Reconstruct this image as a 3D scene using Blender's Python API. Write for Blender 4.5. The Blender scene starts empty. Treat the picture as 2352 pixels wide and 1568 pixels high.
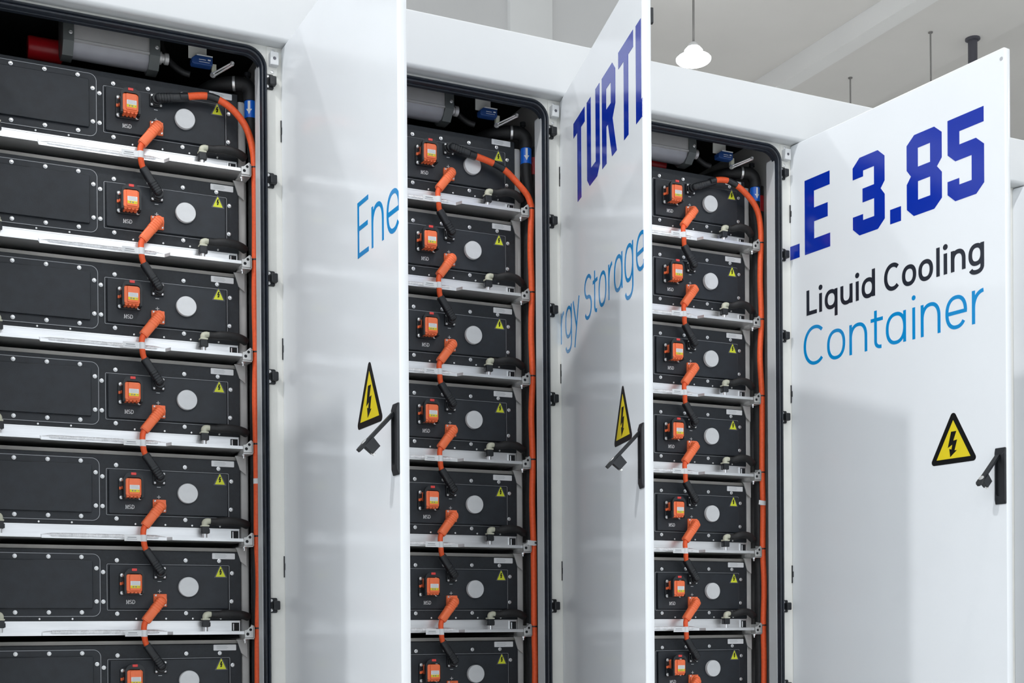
import bpy, bmesh, math, random
from mathutils import Vector, Matrix
random.seed(7)
SC = bpy.context.scene
COL = SC.collection
PI = math.pi

# ------------------------------------------------------------------ camera
CAM_POS = (-1.1371365, -4.0754932, 0.85)
CAM_R = Vector((0.9024594678, -0.4307233032, -0.0066592040))
CAM_U = Vector((0.0076592597, 0.0005877648, 0.9999704947))
CAM_W = Vector((0.4307066806, 0.9024838450, -0.0038294555))
cd = bpy.data.cameras.new('camera')
cam = bpy.data.objects.new('camera', cd)
COL.objects.link(cam)
cd.sensor_width = 36.0
cd.lens = 2980.006 * 36.0 / 2352.0
cd.shift_y = 669.760 / 2352.0
cd.clip_end = 200
M = Matrix((( CAM_R.x, CAM_U.x, -CAM_W.x, CAM_POS[0]),
            ( CAM_R.y, CAM_U.y, -CAM_W.y, CAM_POS[1]),
            ( CAM_R.z, CAM_U.z, -CAM_W.z, CAM_POS[2]), (0, 0, 0, 1)))
cam.matrix_world = M
SC.camera = cam

# ------------------------------------------------------------------ light of the hall
SC.view_settings.view_transform = 'Standard'
SC.view_settings.look = 'None'
SC.view_settings.exposure = 0.0
SC.view_settings.gamma = 1.0
SC.view_settings.use_curve_mapping = False
wd = bpy.data.worlds.new('hall_world')
SC.world = wd
wd.use_nodes = True
bg = wd.node_tree.nodes['Background']
bg.inputs[0].default_value = (0.86, 0.94, 1.03, 1)
# added fill: world brightness raised towards the front left to lift the door faces
_n = wd.node_tree.nodes; _l = wd.node_tree.links
_tc = _n.new('ShaderNodeTexCoord'); _sx = _n.new('ShaderNodeVectorMath'); _sx.operation = 'DOT_PRODUCT'; _sx.inputs[1].default_value = (0.80, 0.60, 0.0); _mr = _n.new('ShaderNodeMapRange')
_l.new(_tc.outputs['Generated'], _sx.inputs[0]); _l.new(_sx.outputs['Value'], _mr.inputs[0])
_mr.inputs[1].default_value = -1; _mr.inputs[2].default_value = 1
_mr.inputs[3].default_value = 1.38; _mr.inputs[4].default_value = 0.16
_l.new(_mr.outputs[0], bg.inputs[1])

def lamp(x, y, z, w, r=0.12):
    l = bpy.data.lights.new('hall_and_fill_light', 'SPOT')
    l.spot_size = math.radians(164); l.spot_blend = 0.25
    l.energy = w; l.shadow_soft_size = r; l.color = (0.98, 0.99, 1.0)
    o = bpy.data.objects.new('hall_and_fill_light', l)
    COL.objects.link(o); o.location = (x, y, z)
    return o
LAMP_W = 215
LAMPS = {(-4.7, -2.6): 900, (1.35, -2.6): 250, (-6.4, 3.2): 400, (-4.7, -8.4): 200}
for lx in (-16.8, -10.75, -4.7, 1.35, 7.4, 13.45):  # far left columns and front row are unseen lamps added for fill
    for ly in (-14.2, -8.4, -2.6, 3.2, 8.77, 15):
        if (lx, ly) == (7.4, 8.77) or (lx < -5 and ly > -5) or (lx < 6 and ly > 5):
            continue                     # the lamp in view carries its own light below
        if (lx, ly) == (-4.7, 3.2): lx = -6.4
        lamp(lx, ly, 7.5, LAMPS.get((lx, ly), 230 if ly > 5 else LAMP_W))

# ------------------------------------------------------------------ materials
def mat(name, col, rough=0.5, metal=0.0, noise=0.0, nscale=40.0, bump=0.0, bscale=400.0, stretch=None, coat=0.0, emit=None, estr=0.0, spec=0.5):
    m = bpy.data.materials.new(name); m.use_nodes = True
    nt = m.node_tree; b = nt.nodes['Principled BSDF']
    b.inputs['Base Color'].default_value = (*col, 1)
    b.inputs['Roughness'].default_value = rough
    b.inputs['Metallic'].default_value = metal
    b.inputs['Specular IOR Level'].default_value = spec
    if coat: b.inputs['Coat Weight'].default_value = coat; b.inputs['Coat Roughness'].default_value = 0.12
    if emit: b.inputs['Emission Color'].default_value = (*emit, 1); b.inputs['Emission Strength'].default_value = estr
    tc = nt.nodes.new('ShaderNodeTexCoord')
    src = tc.outputs['Object']
    if stretch:
        mp = nt.nodes.new('ShaderNodeMapping'); mp.inputs['Scale'].default_value = stretch
        nt.links.new(src, mp.inputs['Vector']); src = mp.outputs['Vector']
    if noise:
        n = nt.nodes.new('ShaderNodeTexNoise'); n.inputs['Scale'].default_value = nscale; n.inputs['Detail'].default_value = 4
        nt.links.new(src, n.inputs['Vector'])
        mr = nt.nodes.new('ShaderNodeMapRange'); mr.inputs[1].default_value = 0.3; mr.inputs[2].default_value = 0.7
        mr.inputs[3].default_value = 1 - noise; mr.inputs[4].default_value = 1 + noise
        nt.links.new(n.outputs['Fac'], mr.inputs[0])
        mx = nt.nodes.new('ShaderNodeVectorMath'); mx.operation = 'SCALE'
        mx.inputs[0].default_value = col
        nt.links.new(mr.outputs[0], mx.inputs['Scale'])
        nt.links.new(mx.outputs[0], b.inputs['Base Color'])
    if bump:
        n2 = nt.nodes.new('ShaderNodeTexNoise'); n2.inputs['Scale'].default_value = bscale; n2.inputs['Detail'].default_value = 3
        nt.links.new(src, n2.inputs['Vector'])
        bp = nt.nodes.new('ShaderNodeBump'); bp.inputs['Strength'].default_value = bump; bp.inputs['Distance'].default_value = 0.002
        nt.links.new(n2.outputs['Fac'], bp.inputs['Height']); nt.links.new(bp.outputs['Normal'], b.inputs['Normal'])
    return m

W_PAINT = mat('white_gloss_paint', (0.82, 0.845, 0.87), 0.16, noise=0.012, nscale=3, bump=0.008, bscale=18, spec=0.22)
W_FASCIA = mat('dimmed_white_paint', (0.65, 0.665, 0.675), 0.35, noise=0.01, nscale=3, spec=0.4)  # door white darkened in the colour to offset strong light on the fascia
W_FRAME = mat('ivory_frame_paint', (0.86, 0.855, 0.81), 0.4, noise=0.03, nscale=12)
W_INNER = mat('inner_wall_paint', (0.62, 0.61, 0.60), 0.5, noise=0.03, nscale=10)
RUBBER = mat('dark_rubber_seal', (0.012, 0.017, 0.026), 0.42, noise=0.25, nscale=60, spec=0.6)
BLACK_P = mat('black_powder_coat', (0.011, 0.0145, 0.0195), 0.5, noise=0.25, nscale=90, bump=0.35, bscale=900, spec=0.5)
BLACK_S = mat('black_panel_coat', (0.0118, 0.0158, 0.0220), 0.44, noise=0.22, nscale=30, bump=0.25, bscale=900, spec=0.5)
DARK = mat('interior_shade', (0.008, 0.009, 0.011), 0.7)  # lack of light inside cabinets and holes, put into the colour
EDGE = mat('bare_metal_edge', (0.42, 0.43, 0.45), 0.4, 0.3)
STEEL = mat('bright_steel_bolt', (0.80, 0.80, 0.80), 0.28, 0.75)
ALU = mat('milled_aluminium', (0.86, 0.865, 0.87), 0.36, 0.85, noise=0.10, nscale=14, bump=0.12, bscale=60, stretch=(0.25, 1, 3))
WELD = mat('weld_bead_aluminium', (0.86, 0.87, 0.89), 0.4, 0.5, noise=0.15, nscale=60)
BEAM_M = mat('dull_grey_beam', (0.36, 0.345, 0.32), 0.55, 0.3, noise=0.10, nscale=25, stretch=(0.3, 1, 2))
POST_M = mat('grey_painted_post', (0.47, 0.465, 0.455), 0.45, noise=0.06, nscale=18)
RAIL_M = mat('zinc_rail', (0.66, 0.66, 0.65), 0.38, 0.55, noise=0.06, nscale=30)
ORANGE = mat('orange_plug_plastic', (1.0, 0.20, 0.07), 0.42, noise=0.04, nscale=60)
ORANGE_C = mat('orange_cable_jacket', (0.90, 0.115, 0.028), 0.5, noise=0.08, nscale=120, bump=0.25, bscale=500)
BLK_PL = mat('black_plug_plastic', (0.014, 0.016, 0.019), 0.42, noise=0.2, nscale=60)
FOAM = mat('black_foam_hose', (0.012, 0.012, 0.013), 0.6, noise=0.25, nscale=80, bump=0.2, bscale=300)
CAPW = mat('pale_grey_vent_cap', (0.69, 0.70, 0.71), 0.4, 0.1, noise=0.03, nscale=40)
CREAM = mat('cream_elbow_plastic', (0.58, 0.58, 0.46), 0.45)
LABEL = mat('white_label', (0.80, 0.81, 0.82), 0.5)
LABEL2 = mat('grey_label_print', (0.22, 0.23, 0.25), 0.5)
YEL_L = mat('yellow_label', (0.83, 0.66, 0.01), 0.45)
YEL_S = mat('yellow_warning_film', (0.78, 0.62, 0.012), 0.35, noise=0.03, nscale=30)
YEL_P = mat('yellow_green_warning_film', (0.72, 0.77, 0.03), 0.45)
INK = mat('black_print', (0.004, 0.004, 0.004), 0.35, spec=0.25)
INK2 = mat('near_black_lettering', (0.013, 0.017, 0.028), 0.3)
SILK = mat('white_silk_print', (0.85, 0.87, 0.88), 0.5)
RED = mat('red_tab_plastic', (0.80, 0.06, 0.055), 0.4)
REDC = mat('red_cylinder_paint', (0.50, 0.008, 0.015), 0.35)
BLUE_T = mat('royal_blue_lettering', (0.0035, 0.028, 0.37), 0.12)
CYAN_T = mat('cyan_lettering', (0.0, 0.26, 0.62), 0.2)
BLUE_B = mat('blue_switch_plastic', (0.012, 0.05, 0.19), 0.4)
BLUE_L = mat('blue_flow_label', (0.003, 0.13, 0.66), 0.35)
CANM = mat('grey_metal_casing', (0.56, 0.55, 0.55), 0.4, 0.35, noise=0.05, nscale=25)
CANC = mat('grey_end_cap', (0.10, 0.11, 0.11), 0.5, 0.2)
LENS = mat('milky_grey_lens', (0.30, 0.30, 0.33), 0.25, 0.0, noise=0.06, nscale=20)
HALL_C = mat('hall_ceiling_plaster', (0.80, 0.785, 0.76), 0.9, noise=0.03, nscale=0.8)
HALL_B = mat('hall_beam_paint', (0.84, 0.835, 0.82), 0.9, noise=0.02, nscale=0.8)
HALL_W = mat('hall_wall_paint', (0.74, 0.735, 0.73), 0.9, noise=0.02, nscale=0.7)
HALL_K = mat('hall_column_paint', (0.88, 0.88, 0.87), 0.9, noise=0.02, nscale=0.7)
FLOOR_M = mat('hall_floor_epoxy', (0.74, 0.74, 0.72), 0.4, noise=0.05, nscale=1.5)
ROD_M = mat('grey_rod_metal', (0.30, 0.29, 0.28), 0.5, 0.4)
PIPE_M = mat('dark_pipe_paint', (0.10, 0.10, 0.12), 0.4, 0.3)
LAMP_S = mat('lamp_shade_white', (0.85, 0.85, 0.85), 0.4)
LAMP_E = mat('lamp_glow', (1, 1, 1), 0.4, emit=(0.93, 0.97, 1.0), estr=14)

# ------------------------------------------------------------------ mesh helpers
class MB:
    def __init__(s): s.v = []; s.f = []
    def add(s, vs, fs):
        o = len(s.v); s.v += [tuple(p) for p in vs]; s.f += [tuple(i + o for i in f) for f in fs]; return s
    def box(s, x0, x1, y0, y1, z0, z1):
        v = [(x0,y0,z0),(x1,y0,z0),(x1,y1,z0),(x0,y1,z0),(x0,y0,z1),(x1,y0,z1),(x1,y1,z1),(x0,y1,z1)]
        return s.add(v, [(0,3,2,1),(4,5,6,7),(0,1,5,4),(1,2,6,5),(2,3,7,6),(3,0,4,7)])
    def prism(s, poly, y0, y1, ch=0.0, map=None):
        """polygon in (x,z) extruded from front y0 (chamfered by ch) to back y1"""
        n = len(poly)
        if ch:
            ins = offset_poly(poly, -ch)
            rings = [[(x, y0, z) for x, z in ins], [(x, y0 + ch*0.35, z) for x, z in offset_poly(poly, -ch*0.3)], [(x, y0 + ch, z) for x, z in poly], [(x, y1, z) for x, z in poly]]
        else:
            rings = [[(x, y0, z) for x, z in poly], [(x, y1, z) for x, z in poly]]
        vs = [p for r in rings for p in r]; fs = []
        fs.append(tuple(range(n)))
        for k in range(len(rings) - 1):
            for i in range(n):
                j = (i + 1) % n
                fs.append((k*n + i, (k+1)*n + i, (k+1)*n + j, k*n + j))
        fs.append(tuple(reversed(range((len(rings)-1)*n, len(rings)*n))))
        if map: vs = [map(p) for p in vs]
        return s.add(vs, fs)
    def ring(s, outer, inner, y0, y1):
        n = len(outer)
        rs = [[(x, y0, z) for x, z in outer], [(x, y0, z) for x, z in inner], [(x, y1, z) for x, z in inner], [(x, y1, z) for x, z in outer]]
        vs = [p for r in rs for p in r]; fs = []
        for k in range(4):
            for i in range(n):
                j = (i + 1) % n; k2 = (k + 1) % 4
                fs.append((k*n + i, k*n + j, k2*n + j, k2*n + i))
        return s.add(vs, fs)
    def lathe(s, prof, c, axis=(0, -1, 0), n=24, up=None, a0=0, flat=1.0):
        """prof: (radius, height along axis)"""
        ax = Vector(axis).normalized(); t = Vector((0, 0, 1)) if abs(ax.z) < 0.9 else Vector((1, 0, 0))
        e1 = ax.cross(t).normalized(); e2 = ax.cross(e1)
        c = Vector(c); vs = []; fs = []; rings = []
        for r, h in prof:
            if r < 1e-7:
                rings.append([len(vs)]); vs.append(c + ax*h)
            else:
                rings.append(list(range(len(vs), len(vs)+n)))
                for i in range(n):
                    a = a0 + 2*PI*i/n
                    vs.append(c + ax*h + e1*(r*math.cos(a)) + e2*(r*math.sin(a)*flat))
        for a, b in zip(rings, rings[1:]):
            for i in range(n):
                j = (i+1) % n
                if len(a) == 1: fs.append((a[0], b[j], b[i]))
                elif len(b) == 1: fs.append((a[i], a[j], b[0]))
                else: fs.append((a[i], a[j], b[j], b[i]))
        if len(rings[0]) > 1: fs.append(tuple(reversed(rings[0])))
        if len(rings[-1]) > 1: fs.append(tuple(rings[-1]))
        return s.add(vs, fs)
    def tube(s, pts, r, n=14, cap=True, sq=2.0):
        pts = [Vector(p) for p in pts]
        rr = r if isinstance(r, (list, tuple)) else [r]*len(pts)
        t0 = (pts[1]-pts[0]).normalized(); up = Vector((0,0,1)) if abs(t0.z) < 0.8 else Vector((0,1,0))
        e1 = t0.cross(up).normalized(); vs = []; fs = []
        for k, p in enumerate(pts):
            t = (pts[min(k+1, len(pts)-1)] - pts[max(k-1, 0)]).normalized()
            e1 = (e1 - t*e1.dot(t)).normalized(); e2 = t.cross(e1)
            for i in range(n):
                a = 2*PI*i/n; ca, sa = math.cos(a), math.sin(a)
                ca = math.copysign(abs(ca)**(2/sq), ca); sa = math.copysign(abs(sa)**(2/sq), sa)
                vs.append(p + e1*(rr[k]*ca) + e2*(rr[k]*sa))
        for k in range(len(pts)-1):
            for i in range(n):
                j = (i+1) % n
                fs.append((k*n+i, k*n+j, (k+1)*n+j, (k+1)*n+i))
        if cap:
            fs.append(tuple(reversed(range(n)))); fs.append(tuple(range((len(pts)-1)*n, len(pts)*n)))
        return s.add(vs, fs)
    def xprism(s, prof, x0, x1):
        """profile in (y,z) extruded along x"""
        n = len(prof)
        vs = [(x0, y, z) for y, z in prof] + [(x1, y, z) for y, z in prof]
        fs = [tuple(range(n)), tuple(reversed(range(n, 2*n)))]
        for i in range(n):
            j = (i+1) % n; fs.append((i, n+i, n+j, j))
        return s.add(vs, fs)
    def xform(s, m):
        s.v = [tuple(m @ Vector(p)) for p in s.v]; return s
    def mesh(s, name, m, angle=35):
        me = bpy.data.meshes.new(name)
        me.from_pydata(s.v, [], s.f); me.validate()
        bm = bmesh.new(); bm.from_mesh(me)
        bmesh.ops.recalc_face_normals(bm, faces=bm.faces)
        bm.to_mesh(me); bm.free()
        me.materials.append(m)
        me.shade_smooth(); me.set_sharp_from_angle(angle=math.radians(angle))
        big = set()                      # keep flat caps flat: their rims are sharp
        for p in me.polygons:
            if len(p.vertices) > 4: big.update(p.edge_keys)
        for e in me.edges:
            if e.key in big: e.use_edge_sharp = True
        return me

def offset_poly(poly, d):
    """grow (d>0) / shrink a convex-ish polygon; works for either winding"""
    n = len(poly); out = []
    area = sum(poly[i][0]*poly[(i+1) % n][1] - poly[(i+1) % n][0]*poly[i][1] for i in range(n))
    sg = 1 if area > 0 else -1
    for i in range(n):
        p0, p1, p2 = poly[i-1], poly[i], poly[(i+1) % n]
        def nrm(a, b):
            dx, dz = b[0]-a[0], b[1]-a[1]; l = math.hypot(dx, dz) or 1
            return (dz/l*sg, -dx/l*sg)
        a = nrm(p0, p1); b = nrm(p1, p2)
        mx, mz = a[0]+b[0], a[1]+b[1]; l2 = mx*mx+mz*mz
        k = 2/l2 if l2 > 0.3 else 2/0.3
        out.append((p1[0]+mx*k*d, p1[1]+mz*k*d))
    return out

def rrect(x0, x1, z0, z1, r, seg=6):
    out = []
    rs = r if isinstance(r, (list, tuple)) else (r, r, r, r)     # BL BR TR TL
    for (cx, cz, a0), q in zip(((x0, z0, PI), (x1, z0, 1.5*PI), (x1, z1, 0), (x0, z1, 0.5*PI)), rs):
        sx = 1 if cx == x0 else -1; sz = 1 if cz == z0 else -1
        if q <= 0: out.append((cx, cz)); continue
        ox, oz = cx + sx*q, cz + sz*q
        for i in range(seg+1):
            a = a0 + 0.5*PI*i/seg
            out.append((ox + q*math.cos(a), oz + q*math.sin(a)))
    return out

def circ(cx, cz, r, n=28):
    return [(cx + r*math.cos(2*PI*i/n), cz + r*math.sin(2*PI*i/n)) for i in range(n)]

def catmull(pts, sub=8):
    pts = [Vector(p) for p in pts]; P_ = [pts[0]*2-pts[1]] + pts + [pts[-1]*2-pts[-2]]; out = []
    for i in range(1, len(P_)-2):
        a, b, c, d = P_[i-1:i+3]
        for k in range(sub):
            t = k/sub
            out.append(0.5*((2*b) + (c-a)*t + (2*a-5*b+4*c-d)*t*t + (3*b-a-3*c+d)*t*t*t))
    out.append(pts[-1]); return out

# ------------------------------------------------------------------ scene-tree helpers
def thing(name, label, cat, loc=(0, 0, 0), group=None):
    o = bpy.data.objects.new(name, None); COL.objects.link(o)
    o.empty_display_size = 0.05
    o.location = loc; o['label'] = label; o['category'] = cat
    if group: o['group'] = group
    return o
def part(name, me, parent, loc=(0, 0, 0), label=None, rot=None):
    o = bpy.data.objects.new(name, me); COL.objects.link(o)
    if parent: o.parent = parent
    o.location = loc
    if rot: o.rotation_euler = rot
    if label: o['label'] = label
    return o
def solo(name, me, label, cat, loc=(0, 0, 0), group=None):
    o = part(name, me, None, loc); o['label'] = label; o['category'] = cat
    if group: o['group'] = group
    return o
def struct(name, me):
    o = part(name, me, None); o['kind'] = 'structure'; return o

P = 1.00716855
ZC = 2.4894                     # height of the vent cap of the topmost pack
PITCH = 0.30
ROWS = 8
BAYN = ['left', 'middle', 'right']
ORD = ['topmost', 'second from the top', 'third from the top', 'fourth from the top', 'fifth from the top', 'sixth from the top', 'second lowest', 'lowest']

# ================================================================== the hall
b = MB(); b.box(-30, 40, -40, 40, -0.2, 0)
struct('floor', b.mesh('floor', FLOOR_M))
b = MB(); b.box(-14, 40, -14, 30, 8.8, 9.1)
struct('ceiling', b.mesh('ceiling', HALL_C))
def hbeam(x0, x1, z0, n, m=HALL_B):
    q = MB(); q.box(x0, x1, -14, 30, z0, 8.8); struct('trim_%d' % n, q.mesh('hall_beam', m))
hbeam(10.52, 11.98, 8.55, 1, HALL_C)
q = MB(); q.box(10.27, 10.52, -14, 30, 8.53, 8.8); struct('trim_2', q.mesh('lit_beam_side', HALL_K))  # lit flank of the beam, painted lighter than its underside
b = MB(); b.box(-14, 5.98, 8.0, 8.3, 0, 8.8); struct('wall_back', b.mesh('wall_back', HALL_W))
b = MB(); b.box(5.98, 6.3, 8.3, 24, 0, 8.8); struct('wall_side', b.mesh('wall_side', HALL_W))
b = MB(); b.box(6.3, 40, 24, 24.3, 0, 8.8); struct('wall_far', b.mesh('wall_far', HALL_W))
b = MB(); b.prism([(4.62, 0), (5.11, 0), (5.11, 8.8), (4.62, 8.8)], 7.93, 8.0, 0.01); struct('trim_3', b.mesh('wall_column', HALL_K))

# pendant lamp in view
LX, LY, LZ = 7.42, 8.79, 7.50
t = thing('pendant_lamp', 'glowing white high bay lamp hanging above the container roof', 'lamp', (LX, LY, LZ))
b = MB(); b.lathe([(0.0, 0.225), (0.035, 0.225), (0.055, 0.205), (0.075, 0.165), (0.0, 0.165)], (0, 0, 0), (0, 0, 1), 28); part('lamp_cap', b.mesh('lamp_cap', LAMP_S), t)
b = MB(); b.lathe([(0.0, 0.166), (0.078, 0.165), (0.108, 0.13), (0.116, 0.085), (0.124, 0.068), (0.190, 0.050), (0.206, 0.034), (0.203, 0.018), (0.185, 0.0), (0.12, -0.03), (0.0, -0.04)], (0, 0, 0), (0, 0, 1), 32); part('lamp_diffuser', b.mesh('lamp_diffuser', LAMP_E), t)
b = MB(); b.tube([(0, 0, 0.22), (0.004, 0, 0.8), (0, 0, 8.8-LZ)], 0.014, 8); part('lamp_cord', b.mesh('lamp_cord', ROD_M), t)
lamp(LX, LY, LZ-0.30, 230)
# hanging rods and pipe far back
for (x, y, lab) in ((11.06, 10.33, 'thin grey rod hanging from the ceiling nearer the lamp'), (11.08, 8.79, 'thin grey rod hanging from the ceiling nearer the dark pipe')):
    t = thing('hanging_rod', lab, 'rod', (x, y, 8.55), 'rods hanging from the hall ceiling')
    b = MB(); b.tube([(0, 0, 0), (0.003, 0, -0.8), (-0.01, 0, -2.6)], 0.011, 8); part('rod', b.mesh('rod', ROD_M), t)
    b = MB(); b.lathe([(0.03, 0), (0.03, 0.012), (0.0, 0.012)], (0, 0, -0.012), (0, 0, 1), 16); part('ceiling_plate', b.mesh('ceiling_plate', ROD_M), t)
t = thing('ceiling_pipe', 'thick dark pipe coming down from the ceiling behind the rightmost lettered door', 'pipe', (11.72, 8.70, 8.55))
b = MB(); b.lathe([(0.060, -2.6), (0.060, 0)], (0, 0, 0), (0, 0, 1), 20); part('pipe', b.mesh('pipe', PIPE_M), t)
b = MB(); b.lathe([(0.095, 0), (0.095, -0.02), (0.07, -0.03)], (0, 0, 0), (0, 0, 1), 24); part('flange', b.mesh('flange', PIPE_M), t)
b = MB(); b.tube([(7.47-0.10, 9.77, 8.79), (7.40, 9.74, 8.66), (7.30, 9.72, 8.62), (7.24, 9.70, 8.79)], 0.016, 8)
solo('ceiling_wire', b.mesh('ceiling_wire', ROD_M), 'short loop of grey wire at the ceiling beside the pendant lamp cord', 'wire')

# ================================================================== lettering strokes
def ribbon(mb, pts, w, y0, y1, closed=False, xmax=None):
    n = len(pts); L = []; R = []
    for i in range(n):
        if closed: a, c = pts[i-1], pts[(i+1) % n]
        else: a, c = pts[max(i-1, 0)], pts[min(i+1, n-1)]
        p = pts[i]
        def nr(u, v):
            dx, dz = v[0]-u[0], v[1]-u[1]; l = math.hypot(dx, dz)
            return (-dz/l, dx/l) if l > 1e-9 else None
        n1 = nr(a, p); n2 = nr(p, c); n1 = n1 or n2; n2 = n2 or n1
        mx, mz = n1[0]+n2[0], n1[1]+n2[1]; l2 = max(mx*mx+mz*mz, 0.8)
        k = 2/l2*w/2
        L.append((p[0]+mx*k, p[1]+mz*k)); R.append((p[0]-mx*k, p[1]-mz*k))
    if xmax is not None:
        L = [(min(x, xmax), z) for x, z in L]; R = [(min(x, xmax), z) for x, z in R]
    vs = [(x, y0, z) for x, z in L] + [(x, y0, z) for x, z in R] + [(x, y1, z) for x, z in L] + [(x, y1, z) for x, z in R]
    fs = []
    m = n if closed else n-1
    for i in range(m):
        j = (i+1) % n
        fs += [(i, j, n+j, n+i), (2*n+i, 3*n+i, 3*n+j, 2*n+j), (i, 2*n+i, 2*n+j, j), (n+i, n+j, 3*n+j, 3*n+i)]
    if not closed: fs += [(0, n, 3*n, 2*n), (n-1, 3*n-1, 4*n-1, 2*n-1)]
    mb.add(vs, fs)

def arc(cx, cz, rx, rz, a0, a1, n=18, e=2.25):
    out = []
    for i in range(n+1):
        a = math.radians(a0 + (a1-a0)*i/n); c, s = math.cos(a), math.sin(a)
        out.append((cx + rx*math.copysign(abs(c)**(2/e), c), cz + rz*math.copysign(abs(s)**(2/e), s)))
    return out

def glyph(mb, ch, x0, x1, zb, xh, cap, desc, w, y0, y1, xmax=None):
    h = w/2; L, R = x0+h, x1-h; B = zb + h - w*0.12; T = zb + xh - h + w*0.12; cx = (L+R)/2; rx = (R-L)/2
    cz = (B+T)/2; rz = (T-B)/2
    kk = [0]
    def rib(p, closed=False):
        ribbon(mb, p, w, y0 - 0.00004*kk[0], y1, closed, xmax); kk[0] += 1
    def bowl(): rib(arc(cx, cz, rx, rz, 0, 360, 40)[:-1], True)
    if ch == 'l': rib([((x0+x1)/2, zb), ((x0+x1)/2, zb+cap*1.03)])
    elif ch == 'i':
        c = (x0+x1)/2; rib([(c, zb), (c, zb+xh)]); mb.prism(circ(c, zb+cap*0.985-w*0.1, w*0.68, 20), y0, y1)
    elif ch == 'L': rib([(L, zb+cap), (L, zb)]); rib([(L-h, zb+h), (x1, zb+h)])
    elif ch == 'E':
        rib([(L, zb+cap), (L, zb)])
        rib([(L-h, zb+h), (x1, zb+h)]); rib([(L-h, zb+cap-h), (x1-w*0.1, zb+cap-h)]); rib([(L-h, zb+cap*0.52), (x1-w*0.5, zb+cap*0.52)])
    elif ch == 'n':
        rib([(L, zb), (L, zb+xh)])
        rib([(L, zb+xh*0.45)] + arc(cx, T-rz*0.95, rx, rz*0.95, 172, 0, 20) + [(R, zb)])
    elif ch == 'r':
        rib([(L, zb), (L, zb+xh)])
        rib([(L, zb+xh*0.42)] + arc(R+w*0.5, zb+xh*0.45, R+w*0.5-L, T-zb-xh*0.45, 176, 94, 14))
    elif ch == 'u':
        rib([(R, zb+xh), (R, zb)])
        rib([(L, zb+xh)] + arc(cx, B+rz*0.9, rx, rz*0.9, 180, 352, 20) + [(R, zb+xh*0.5)])
    elif ch == 'o': bowl()
    elif ch == 'a': bowl(); rib([(R, zb+xh), (R, zb)])
    elif ch == 'd': bowl(); rib([(R, zb+cap*1.03), (R, zb)])
    elif ch == 'q': bowl(); rib([(R, zb+xh), (R, zb-desc)])
    elif ch == 'g':
        bowl(); rb = desc*0.62
        rib([(R, zb+xh), (R, zb-desc+h+rb)] + arc(cx, zb-desc+h+rb, rx, rb, 0, -158, 20))
    elif ch == 'e':
        rib([(L+h*0.4, cz-h*0.2), (R+h*0.9, cz-h*0.2)])
        rib([(R, cz-h*0.2)] + arc(cx, cz, rx, rz, 4, 322, 44))
    elif ch == 'C':
        zc_, rzc = zb+cap/2, cap/2-h+w*0.1
        rib(arc(cx+rx*0.12, zc_, rx*1.12, rzc, 48, 312, 40, 2.1))
    elif ch == 't':
        s = x0+(x1-x0)*0.40
        rib([(s, zb+cap*0.93), (s, B+xh*0.2)] + arc(s+(x1-s)*0.72, B+xh*0.2, (x1-s)*0.72, xh*0.2, 180, 275, 10))
        rib([(x0, zb+xh-h), (x1, zb+xh-h)])
    elif ch == 'y':
        xe = x0+(x1-x0)*0.28
        rib([(R, zb+xh), (xe, zb-desc)])
        k = 0.60; px, pz = R+(xe-R)*k, zb+xh-(xh+desc)*k
        rib([(L, zb+xh), (px, pz)])
    elif ch == 'S':
        r1 = cap*0.25-h*0.5; zt = zb+cap-h-r1; zl = zb+h+r1
        rib(arc(cx, zt, rx, r1, 28, 262, 22, 2.1)[:-1] + arc(cx, zl, rx, r1, 82, -152, 22, 2.1))
    elif ch == 'M':
        rib([(L, zb), (L, zb+cap)]); rib([(R, zb), (R, zb+cap)]); rib([(L, zb+cap), (cx, zb+cap*0.15), (R, zb+cap)])
        for q in (L, R): rib([(q-w*1.1, zb+h*0.5), (q+w*1.1, zb+h*0.5)])
    elif ch == 'D':
        rib([(L, zb), (L, zb+cap)]); rib([(L, zb+cap-h)] + arc(L+rx*0.5, zb+cap/2, rx*1.5, cap/2-h, 90, -90, 18, 2.4) + [(L, zb+h)])
        rib([(L-w, zb+h*0.5), (L+w, zb+h*0.5)])

def word(name, s, xs, zb, xh, cap, desc, w, m, xmax=None):
    mb = MB(); k = 0
    for ch in s:
        if ch == ' ': continue
        glyph(mb, ch, xs[2*k]/1000, xs[2*k+1]/1000, zb, xh, cap, desc, w, -0.0007, 0.0004, xmax); k += 1
    return mb.mesh(name, m, 30)

def polytext(name, polys, m):
    """polys: list of (outer, [holes]) in mm -> thin raised film on the door face"""
    me = bpy.data.meshes.new(name); bm = bmesh.new()
    for outer, holes in polys:
        edges = []
        for loop in [outer] + holes:
            vs = [bm.verts.new((x/1000, -0.0007, z/1000)) for x, z in loop]
            edges += [bm.edges.new((vs[i], vs[(i+1) % len(vs)])) for i in range(len(vs))]
        bmesh.ops.triangle_fill(bm, use_beauty=True, use_dissolve=False, edges=edges)
    r = bmesh.ops.extrude_face_region(bm, geom=list(bm.faces))
    bmesh.ops.translate(bm, verts=[g for g in r['geom'] if isinstance(g, bmesh.types.BMVert)], vec=(0, 0.0011, 0))
    bmesh.ops.recalc_face_normals(bm, faces=bm.faces)
    bm.to_mesh(me); bm.free(); me.materials.append(m)
    return me

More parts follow.
